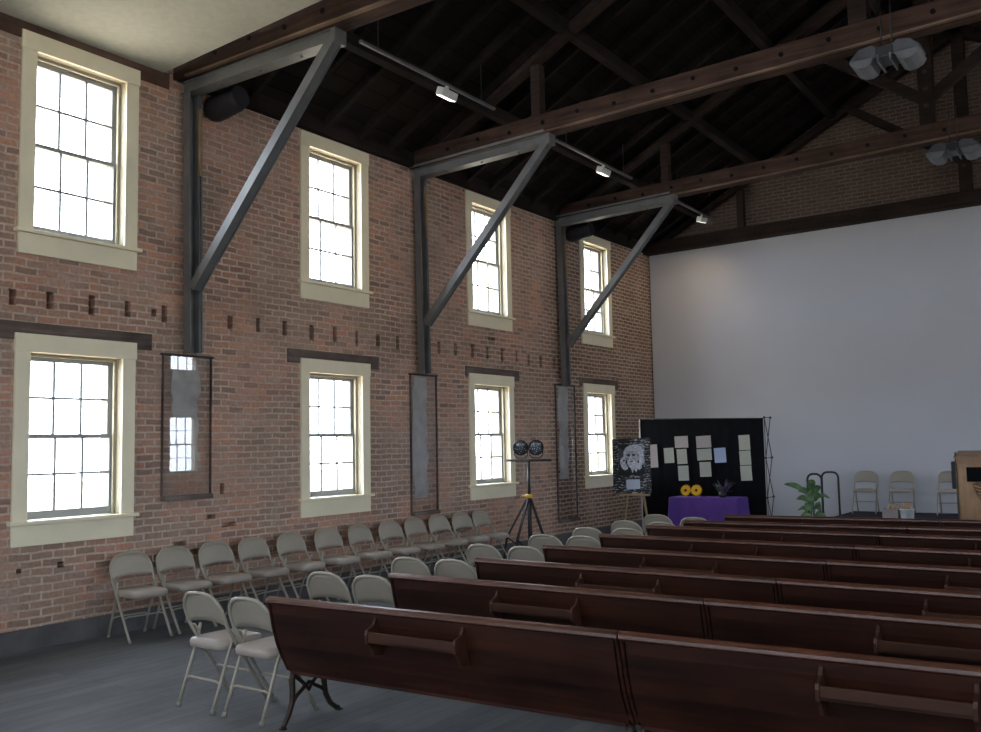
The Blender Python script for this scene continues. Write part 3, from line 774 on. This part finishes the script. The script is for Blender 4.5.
# hoop rails
for x0, x1, y, lab in ((3.66, 3.90, 16.5, 'black hoop-shaped hand rail beside the stage, nearer the potted plant'), (3.66, 3.95, 17.4, 'black hoop-shaped hand rail beside the stage, nearer the white wall')):
    t = .10; zt = 1.17
    x0 += 0
    pts = [(x0, y, 0), (x0, y, .6), (x0, y, zt - t)] + [(x0 + t - t * math.cos(a), y, zt - t + t * math.sin(a)) for a in [PI / 2 * k / 5 for k in range(1, 6)]]
    pts += [(x1 - t + t * math.sin(a), y, zt - t + t * math.cos(a)) for a in [PI / 2 * k / 5 for k in range(0, 6)]] + [(x1, y, .6), (x1, y, 0)]
    r = empty('hand_rail', (0, 0, 0)); tag(r, lab, 'hand rail', 'black hoop rails')
    MB().tube(pts, .019, 10).build('hoop', 'black', r)
    for x in (x0, x1): MB().cyl((x, y, 0), (x, y, .012), .04, n=14).build('foot_flange', 'black', r)
# lectern
lx, ly = 6.19, 15.2
r = empty('lectern', (lx + .33, ly, SZ)); tag(r, 'light oak lectern with a dark plaque and emblem on its front', 'lectern')
MB().box((-.32, 0, 0), (.32, .03, 1.03)).build('front_panel', 'oak', r, .003)
MB().box((-.33, .03, 0), (-.30, .42, 1.05)).build('side_panel', 'oak', r, .003)
MB().box((.30, .03, 0), (.33, .42, 1.05)).build('side_panel', 'oak', r, .003)
mb = MB(); mb.prism([(-.02, 1.03), (.48, 1.11), (.48, 1.135), (-.02, 1.055)], 0, -.36, .36); mb.build('reading_top', 'oak', r, .003)
MB().box((-.335, -.012, .95), (.335, 0, 1.03)).build('top_band', 'oak', r, .003)
MB().box((-.345, -.012, 0), (-.325, .02, 1.12)).build('corner_edge', 'lintel', r)
MB().box((-.20, -.012, .69), (.22, 0, .90)).build('plaque', 'fabric', r, .003)
mb = MB(); mb.prism([(-.13, .655), (-.10, .68), (0, .69), (.10, .68), (.13, .655), (.10, .55), (.05, .45), (0, .40), (-.05, .45), (-.10, .55)], 1, -.016, 0); em = mb.build('emblem', 'gold', r, .004)
mb = MB()
for k in range(4): mb.tube([(-.11 + .02 * k, -.018, .63 - .05 * k), (0, -.018, .60 - .05 * k), (.11 - .02 * k, -.018, .64 - .05 * k)], .006, 6)
mb.build('emblem_band', 'goldline', em)
MB().box((-.41, .06, .58), (-.331, .26, .98)).build('side_speaker', 'black', r, .008)
# bins on the stage
r = empty('craft_box', (5.16, 15.7, SZ)); tag(r, 'grey open box of tan craft material on the stage', 'box')
mb = MB()
for a in (((-.115, -.1, 0), (.115, -.09, .24)), ((-.115, .09, 0), (.115, .1, .24)), ((-.115, -.09, 0), (-.105, .09, .24)), ((.105, -.09, 0), (.115, .09, .24)), ((-.105, -.09, 0), (.105, .09, .01))): mb.box(*a)
mb.build('box_shell', 'card', r)
mb = MB(); q = random.Random(2)
for k in range(9):
    p = Vector((q.uniform(-.07, .07), q.uniform(-.06, .06), .17)); mb.tube([p, p + Vector((q.uniform(-.02, .02), q.uniform(-.02, .02), .07)), p + Vector((q.uniform(-.05, .05), q.uniform(-.02, .02), .14))], [.03, .025, .01], 7)
o = mb.build('craft_fill', 'tan', r); o['kind'] = 'stuff'
r = empty('plastic_tub', (5.39, 15.68, SZ)); tag(r, 'pale plastic tub with a round label, beside the grey box on the stage', 'tub')
mb = MB(); mb.lathe([(.085, 0), (.10, .1), (.108, .22), (.115, .23), (.115, .245), (.10, .245), (.098, .15)], 20); mb.build('tub_shell', 'tub', r)
mb = MB(); mb.lathe([(.096, .16), (.09, .21), (.05, .24), (.01, .245)], 16); mb.build('tub_contents', 'tan', r)
mb = MB()
for k in range(5): mb.tube([(-.04 + .02 * k, 0, .2), (-.06 + .03 * k, -.01, .34)], [.014, .01], 7)
mb.build('craft_sticks', 'tan', r)
mb = MB(); mb.lathe([(.045, 0), (.045, .004)], 20); o = mb.build('tub_label', 'labelwhite', r); o.rotation_euler = (PI / 2, 0, 0); o.location = (.0, -.1, .1); o.scale = (1, .55, 1)

# ---------------------------------------------------------------- potted plant
def leaf(mb, base, direction, length, width, droop, n=7):
    d = Vector(direction).normalized(); side = d.cross(Vector((0, 0, 1)))
    if side.length < .1: side = Vector((1, 0, 0))
    side.normalize(); prev = None; p = Vector(base)
    for k in range(n + 1):
        t = k / n; wd = width * math.sin(PI * min(1, t * .92 + .06)) ** .8 * .5
        v = d.copy(); v.z -= droop * t * 1.2; v.normalize()
        up_ = side.cross(v)
        a, c, e = p + side * wd + up_ * wd * .25, p.copy(), p - side * wd + up_ * wd * .25
        cur = [mb.b.verts.new(a), mb.b.verts.new(c), mb.b.verts.new(e)]
        if prev:
            for j in (0, 1):
                f = mb.b.faces.new((prev[j], prev[j + 1], cur[j + 1], cur[j])); f.smooth = True
        prev = cur; p = p + v * length / n
r = empty('potted_plant', (4.33, 14.3, 0)); tag(r, 'green broad-leaved potted plant standing before the stage', 'plant')
MB().lathe([(.11, 0), (.15, .28), (.165, .29), (.165, .33), (.14, .33), (.13, .26)], 24).build('pot', 'pot', r)
MB().lathe([(.13, .27), (.06, .29), (.01, .29)], 16).build('soil', 'disc', r)
mb = MB()
for a in (0, 2.2, 4.1): mb.tube([(.03 * math.cos(a), .03 * math.sin(a), .28), (.03 * math.cos(a), .03 * math.sin(a), .6), (.02 * math.cos(a), .02 * math.sin(a), .92)], [.022, .018, .012], 7)
mb.build('stem', 'leafdark', r)
q = random.Random(11); lv = []
spec = [(-.06, .95, -.43, 1.10, .11), (-.02, .98, .04, 1.17, .17), (-.04, .92, -.25, .99, .12), (-.03, .82, -.24, .88, .11), (0, .70, -.22, .71, .08), (.02, .92, .17, 1.07, .13), (.05, .88, .27, .89, .08),
        (.03, .72, .17, .79, .09), (-.10, .95, .06, .84, .20), (.0, .98, -.06, .82, .20), (.02, .78, .12, .70, .16), (-.02, .78, -.10, .68, .15), (.02, .98, -.02, 1.13, .15), (.05, .85, .12, .98, .15), (0, .6, .2, .62, .12), (0, .6, -.2, .60, .12)]
for k, (ax, az, bx, bz, W_) in enumerate(spec):
    mb = MB(); dy = (-.12, -.05, .05, -.1)[k % 4]
    A = Vector((ax, dy * .3, az)); Bv = Vector((bx, dy, bz)); D = Bv - A; L = D.length
    n = 8; prev = None; view = Vector((.25, -1, .15)).normalized()
    side = D.cross(view).normalized(); nrm = side.cross(D).normalized()
    for j in range(n + 1):
        t = j / n; wd = W_ * .38 * math.sin(PI * min(1, .05 + .93 * t)) ** .75
        p = A + D * t + Vector((0, 0, 1)) * (.05 * math.sin(PI * t)); cv = nrm * wd * .35
        cur = [mb.b.verts.new(p + side * wd + cv), mb.b.verts.new(p), mb.b.verts.new(p - side * wd + cv)]
        if prev:
            for jj in (0, 1):
                f = mb.b.faces.new((prev[jj], prev[jj + 1], cur[jj + 1], cur[jj])); f.smooth = True
        prev = cur
    o = mb.build('leaf', 'leaf', r); o.scale = (.88, 1, 1); o.location = (.02, 0, 0); sm_ = o.modifiers.new('thick', 'SOLIDIFY'); sm_.thickness = .003

# ---------------------------------------------------------------- backdrop with papers
bx0, bx1, bY, bz1 = .77, 3.09, 16.0, 2.20
r = empty('display_backdrop', ((bx0 + bx1) / 2, bY, 0)); tag(r, 'large black pop-up display backdrop hung with papers, in front of the white wall', 'backdrop')
hw_ = (bx1 - bx0) / 2
mb = MB(); n = 40; prev = None
for k in range(n + 1):
    x = -hw_ + 2 * hw_ * k / n; y = .006 * math.sin(k * 1.9) + .006
    cur = [mb.b.verts.new((x, y, .03)), mb.b.verts.new((x, y, bz1 - .06 * k / n))]
    if prev:
        f = mb.b.faces.new((prev[0], cur[0], cur[1], prev[1])); f.smooth = True
    prev = cur
o = mb.build('fabric', 'fabric', r); sm_ = o.modifiers.new('thick', 'SOLIDIFY'); sm_.thickness = .006; sm_.offset = 1
MB().cyl((-hw_, 0.02, bz1), (hw_, .02, bz1 - .06), .012, n=8).build('top_pole', 'black', r)
MB().cyl((-hw_ - .012, 0.0, 0), (-hw_ - .012, 0, bz1), .012, n=8).build('side_pole', 'whitepole', r)
for s in (-1, 1):
    mb = MB(); y0, y1 = .03, .36; x = s * (hw_ + .015); zs = [.06, .78, 1.46, 2.16 if s > 0 else 2.2]
    for a, b in zip(zs, zs[1:]):
        m_ = (a + b) / 2
        for p, q_ in (((y0, a), (y1, b)), ((y1, a), (y0, b))): mb.cyl((x, p[0], p[1]), (x, q_[0], q_[1]), .007, n=6)
        mb.cyl((x, y0, a), (x, y0, b), .006, n=6)
    for a in zs: mb.cyl((x, y0, a), (x, y1, a), .006, n=6); mb.cyl((x, y1 - .015, a), (x, y1 + .015, a), .02, n=8); mb.cyl((x, y0 - .01, a), (x, y0 + .01, a), .02, n=8)
    mb.build('scissor_frame', 'black', r)
MB().cyl((-hw_, .3, bz1 - .005), (-hw_ - .33, .18, bz1 + .01), .009, n=6).build('loose_arm', 'black', r)
papers = [(1.03, 1.512, .151, .422, 'pink', 'tall pale sheet partly behind the portrait poster, far left of the backdrop'),
 (1.331, 1.519, .192, .275, 'cream', 'cream typed sheet alone between the poster and the first column of papers'),
 (1.58, 1.761, .257, .21, 'pink', 'wide heading sheet at the top of the left column of papers'),
 (1.582, 1.498, .192, .267, 'cream', 'cream typed sheet in the middle of the left column of papers'),
 (1.60, 1.198, .20, .269, 'cream', 'cream typed sheet at the bottom of the left column, above the sunflowers'),
 (2.004, 1.756, .278, .213, 'pink', 'wide heading sheet at the top of the second column of papers'),
 (2.008, 1.529, .275, .202, 'cream', 'wide cream sheet in the middle of the second column of papers'),
 (2.02, 1.266, .212, .261, 'cream', 'cream typed sheet at the bottom of the second column of papers'),
 (2.302, 1.514, .213, .26, 'blue', 'pale blue sheet pinned alone on the black backdrop'),
 (2.75, 1.731, .198, .261, 'cream', 'cream sheet at the top of the right-hand column of three'),
 (2.755, 1.465, .2, .248, 'cream', 'cream sheet in the middle of the right-hand column of three'),
 (2.762, 1.2, .199, .259, 'cream', 'cream sheet at the bottom of the right-hand column of three')]
for x, z, w_, h_, c, lab in papers:
    mb = MB(); mb.box((-w_ / 2, -.002, -h_ / 2), (w_ / 2, .001, h_ / 2)); o = mb.build('paper_sheet', 'paper_' + c)
    o.location = (x, bY - .010, z); o.rotation_euler = (0, -.03 + random.uniform(-.02, .02), 0)
    tag(o, lab, 'paper', 'papers on the black backdrop')

# poster on easel
px, pY = 1.165, 14.8
r = empty('easel', (px + .04, pY, 0)); tag(r, 'light wooden easel holding the portrait poster beside the window', 'easel')
for x0, x1 in ((-.15, -.26), (.17, .30)): MB().bar((x0 * .35, .02, 1.5), (x1, -.02, 0), .02, .028, (0, 1, 0)).build('leg', 'easelwood', r, .003)
MB().bar((0, .06, 1.5), (.02, .55, 0), .02, .028, (1, 0, 0)).build('leg', 'easelwood', r, .003)
MB().box((-.28, -.06, .855), (.28, 0, .885)).build('ledge', 'easelwood', r, .003)
r = empty('portrait_poster', (px, pY - .03, .89)); r.rotation_euler = (-.05, -.02, 0)
tag(r, 'dark portrait poster with a white-haired bearded face and scribbled border, on the easel', 'poster')
W2 = .36; MB().box((-W2, -.012, 0), (W2, .0, .95)).build('poster_board', 'scribble', r)
def flat(name, pts, m, d, par=r):
    mb = MB(); mb.prism(pts, 1, -.012 - d, -.0115 - d + .0005); return mb.build(name, m, par)
def pm(n, v, var=.35): M[n] = plain(n, (v * .92, v * .98, v * 1.12), .7, 0, var, 34)
pm('photo_dark', .02); pm('photo_mid', .09); pm('photo_grey', .40, .7); pm('photo_light', .62, .45); pm('photo_coat', .010)
ph = flat('photograph', [(-.24, .32), (.25, .32), (.25, .85), (-.24, .85)], 'photo_dark', .001)
flat('photo_background', [(.10, .85), (.25, .85), (.25, .44), (.20, .60), (.17, .78)], 'photo_grey', .002, ph)
flat('photo_background', [(-.24, .62), (-.24, .80), (-.16, .76), (-.14, .66), (-.19, .56)], 'photo_mid', .002, ph)
flat('hair', [(-.14, .60), (-.15, .72), (-.10, .79), (-.02, .835), (.08, .845), (.17, .82), (.22, .75), (.235, .66), (.22, .58), (.235, .52), (.19, .47), (.15, .52), (.14, .62), (.12, .70), (.05, .735), (-.04, .73), (-.09, .70), (-.105, .62)], 'photo_light', .003, ph)
flat('face', [(-.09, .74), (.02, .725), (.09, .73), (.145, .68), (.14, .58), (.10, .50), (.02, .46), (-.05, .48), (-.08, .56), (-.10, .64)], 'photo_grey', .0035, ph)
0 and flat('cheek', [(.03, .64), (.11, .66), (.12, .58), (.07, .53), (.03, .57)], 'photo_light', .004, ph)
0 and flat('brow', [(-.06, .72), (.08, .715), (.08, .69), (-.05, .695)], 'photo_light', .004, ph)
flat('eye_shadow', [(-.08, .675), (-.02, .68), (-.015, .645), (-.06, .64)], 'photo_dark', .0045, ph)
flat('eye_shadow', [(.02, .68), (.09, .675), (.075, .65), (.03, .645)], 'photo_dark', .0045, ph)
flat('nose', [(-.015, .67), (.012, .67), (.02, .60), (-.03, .595)], 'photo_light', .005, ph)
flat('beard', [(-.07, .57), (-.02, .585), (.06, .575), (.12, .53), (.19, .50), (.20, .44), (.15, .40), (.12, .43), (.09, .36), (.05, .42), (.02, .35), (-.01, .43), (-.05, .47), (-.08, .51)], 'photo_light', .0042, ph)
flat('mouth', [(-.03, .555), (.03, .56), (.04, .545), (-.02, .54)], 'photo_dark', .006, ph)
flat('coat', [(-.24, .32), (-.24, .37), (-.10, .36), (-.02, .345), (.06, .35), (.14, .38), (.25, .42), (.25, .32)], 'photo_coat', .0055, ph)
flat('hand', [(-.20, .60), (-.14, .64), (-.10, .60), (-.11, .52), (-.06, .46), (-.07, .42), (-.12, .40), (-.17, .43), (-.20, .48), (-.22, .54)], 'photo_light', .006, ph)
flat('finger_shadow', [(-.16, .57), (-.12, .59), (-.12, .56), (-.155, .55)], 'photo_dark', .0065, ph)
flat('caption_card', [(-.10, .07), (.16, .08), (.155, .245), (-.105, .235)], 'paper_white', .006)

# ---------------------------------------------------------------- table with purple cloth
tx0, tx1, ty0, ty1, tz = 1.57, 2.80, 15.40, 15.88, .80
r = empty('display_table', ((tx0 + tx1) / 2, (ty0 + ty1) / 2, 0)); tag(r, 'small folding table hidden under the purple cloth', 'table')
a, b = (tx1 - tx0) / 2 - .01, (ty1 - ty0) / 2 - .01
MB().box((-a, -b, tz - .035), (a, b, tz - .006)).build('table_top', 'labelwhite', r)
for s in (-1, 1):
    for t in (-1, 1): MB().cyl((s * (a - .08), t * (b - .06), 0), (s * (a - .08), t * (b - .06), tz - .03), .015, n=8).build('leg', 'grill', r)
mb = MB(); rings = []; n = 120; cx_, cy_ = (tx0 + tx1) / 2, (ty0 + ty1) / 2
for lvl, (z, fl_) in enumerate(((tz, 0), (tz - .012, .008), (tz - .25, .02), (tz - .5, .04), (.03, .06))):
    ring = []
    for k in range(n):
        t = k / n * 4; s_ = int(t); f_ = t - s_; A, B = (tx1 - tx0) / 2 + fl_, (ty1 - ty0) / 2 + fl_
        p = [(-A + 2 * A * f_, -B), (A, -B + 2 * B * f_), (A - 2 * A * f_, B), (-A, B - 2 * B * f_)][s_]
        nn = [(0, -1), (1, 0), (0, 1), (-1, 0)][s_]
        wv = (.5 + .5 * math.sin(k * .78 + math.sin(k * .31) * 2)) * .035 * max(0, lvl - 1) / 3
        ring.append(mb.b.verts.new((cx_ + p[0] + nn[0] * wv, cy_ + p[1] + nn[1] * wv, z)))
    rings.append(ring)
for A, B in zip(rings, rings[1:]):
    for k in range(n):
        f = mb.b.faces.new((A[k], A[(k + 1) % n], B[(k + 1) % n], B[k])); f.smooth = True
mb.b.faces.new(rings[0]); o = mb.build('tablecloth', 'purple'); tag(o, 'purple cloth draped to the floor over the display table', 'tablecloth')
# sunflowers and vase plant
def sunflower(x, y, z, lab, rr_):
    r = empty('sunflower', (x, y, z)); tag(r, lab, 'flower', 'sunflowers on the purple table')
    R_ = Matrix.Rotation(rr_, 4, 'Z') @ Matrix.Rotation(PI / 2 - .25, 4, 'X')
    q = random.Random(int(x * 100)); mb = MB()
    for lay in (0, 1):
        for k in range(15):
            a = 2 * PI * (k + .5 * lay) / 15; L = .105 - .015 * lay; c, s = math.cos(a), math.sin(a)
            pts = [(.004, -.003), (.06, -.026), (L + .005, 0), (.06, .026), (.004, .003)]
            v = [mb.b.verts.new(R_ @ Vector((u * c - w2 * s, u * s + w2 * c, .004 + lay * .006 + u * .12 * (lay + .4)))) for u, w2 in pts]
            mb.b.faces.new(v)
    mb.lathe([(.062, -.004), (.055, .006), (.02, .012)], 18)
    for v in list(mb.b.verts)[-54:]: v.co = R_ @ v.co
    mb.build('petals', 'petal', r)
    mb = MB(); prof = [(.018, .0), (.024, .022), (.018, .034), (.006, .038)]; mb.lathe(prof, 18)
    for v in mb.b.verts: v.co = R_ @ v.co
    mb.build('flower_disc', 'disc', r)
    mb = MB(); mb.tube([R_ @ Vector((0, 0, 0)), R_ @ Vector((0, -.02, -.04)), (0, .04, tz - z + .02)], .008, 6); mb.build('stem', 'leafdark', r)
sunflower(1.845, 15.50, .915, 'left sunflower of the two on the purple table', -.12)
sunflower(2.045, 15.48, .918, 'right sunflower of the two on the purple table', .12)
r = empty('leafy_bouquet', (2.47, 15.6, tz)); tag(r, 'low green and purple leafy bouquet to the right of the sunflowers', 'bouquet')
MB().lathe([(.05, 0), (.07, .03), (.06, .09), (.05, .10)], 16).build('vase', 'black', r)
q = random.Random(4)
mb = MB()
for k in range(5): leaf(mb, (-.06, 0, .07), (q.uniform(-.35, .25), q.uniform(-.3, .1), .8), .17, .07, .2)
mb.build('green_leaves', 'leaf', r)
mb = MB()
for k in range(34):
    a = q.uniform(0, 2 * PI); sx_ = q.uniform(-.2, .25)
    leaf(mb, (sx_ * .3, 0, .07), (sx_ * 1.6, q.uniform(-.2, .2), q.uniform(.1, .6)), q.uniform(.10, .26), .045, .3, 4)
mb.build('purple_foliage', 'lavender', r)

# ---------------------------------------------------------------- tripod light stand
sx_, sy_ = .68, 12.2
r = empty('light_stand', (sx_, sy_, 0)); tag(r, 'black tripod light stand with a crossbar and yellow collar, by the brick wall', 'light stand')
MB().cyl((0, 0, .10), (0, 0, 1.0), .035, .03, 12).build('lower_mast', 'black', r)
MB().cyl((0, 0, .95), (0.0, 0, 1.52), .022, n=12).build('upper_mast', 'black', r)
MB().lathe([(.045, .955), (.06, .965), (.06, 1.0), (.045, 1.01)], 16).build('collar', 'yellow', r)
MB().cyl((-.12, -.02, .98), (.0, 0, .99), .012, n=8).build('locking_knob', 'yellow', r)
MB().box((-.40, -.025, 1.51), (.40, .025, 1.545)).build('crossbar', 'black', r, .004)
for a in (PI * 1.12, PI * 1.5, -.12 * PI):
    c, s = math.cos(a), math.sin(a)
    lg = MB().bar((c * .04, s * .04, .93), (c * .36, s * .36, .36), .03, .03, (0, 0, 1)).bar((c * .36, s * .36, .36), (c * .42, s * .42, .01), .03, .03, (0, 0, 1)).build('leg', 'black', r)
    MB().bar((c * .04, s * .04, .12), (c * .36, s * .36, .36), .018, .02, (0, 0, 1)).build('leg_brace', 'black', lg)
    MB().cyl((c * .42, s * .42, 0), (c * .42, s * .42, .03), .025, n=10).build('rubber_foot', 'rubber', lg)
mb = MB(); mb.tube([(-.07, -.05, 1.5), (-.03, -.06, 1.4), (-.05, -.06, 1.25), (-.02, -.05, 1.1)], .006, 6); mb.build('cable', 'rubber', r)
for dx, lab in ((-.135, 'left black stage lamp of the pair on the tripod crossbar'), (.14, 'right black stage lamp of the pair on the tripod crossbar')):
    l = empty('stage_lamp', (sx_ + dx, sy_, 1.55)); tag(l, lab, 'lamp', 'stage lamps on the light stand')
    A = Matrix.Translation((0, 0, .185)) @ Matrix.Rotation(.55, 4, 'Z') @ Matrix.Rotation(PI / 2 + .12, 4, 'X')
    mb = MB(); mb.lathe([(.055, -.14), (.085, -.11), (.105, 0), (.118, .10), (.118, .13), (.104, .13), (.10, .10)], 22)
    for v in mb.b.verts: v.co = A @ v.co
    can = mb.build('lamp_can', 'black', l)
    mb = MB(); mb.lathe([(.101, .10), (.09, .107), (.02, .112)], 22)
    for v in mb.b.verts: v.co = A @ v.co
    mb.build('lens', 'glasslens', can)
    mb = MB()
    for k in range(3):
        for j in range(5): 
            a = 2 * PI * j / 5 + k; rr_ = .028 + .03 * k; mb.cyl(A @ Vector((rr_ * math.cos(a), rr_ * math.sin(a), .108)), A @ Vector((rr_ * math.cos(a), rr_ * math.sin(a), .118)), .006, n=8)
    mb.build('led_array', 'labelwhite', can)
    mb = MB(); mb.tube([(-.118, 0, .20), (-.118, 0, .06), (-.07, 0, .012), (.07, 0, .012), (.118, 0, .06), (.118, 0, .20)], .008, 6); mb.build('yoke', 'black', l)
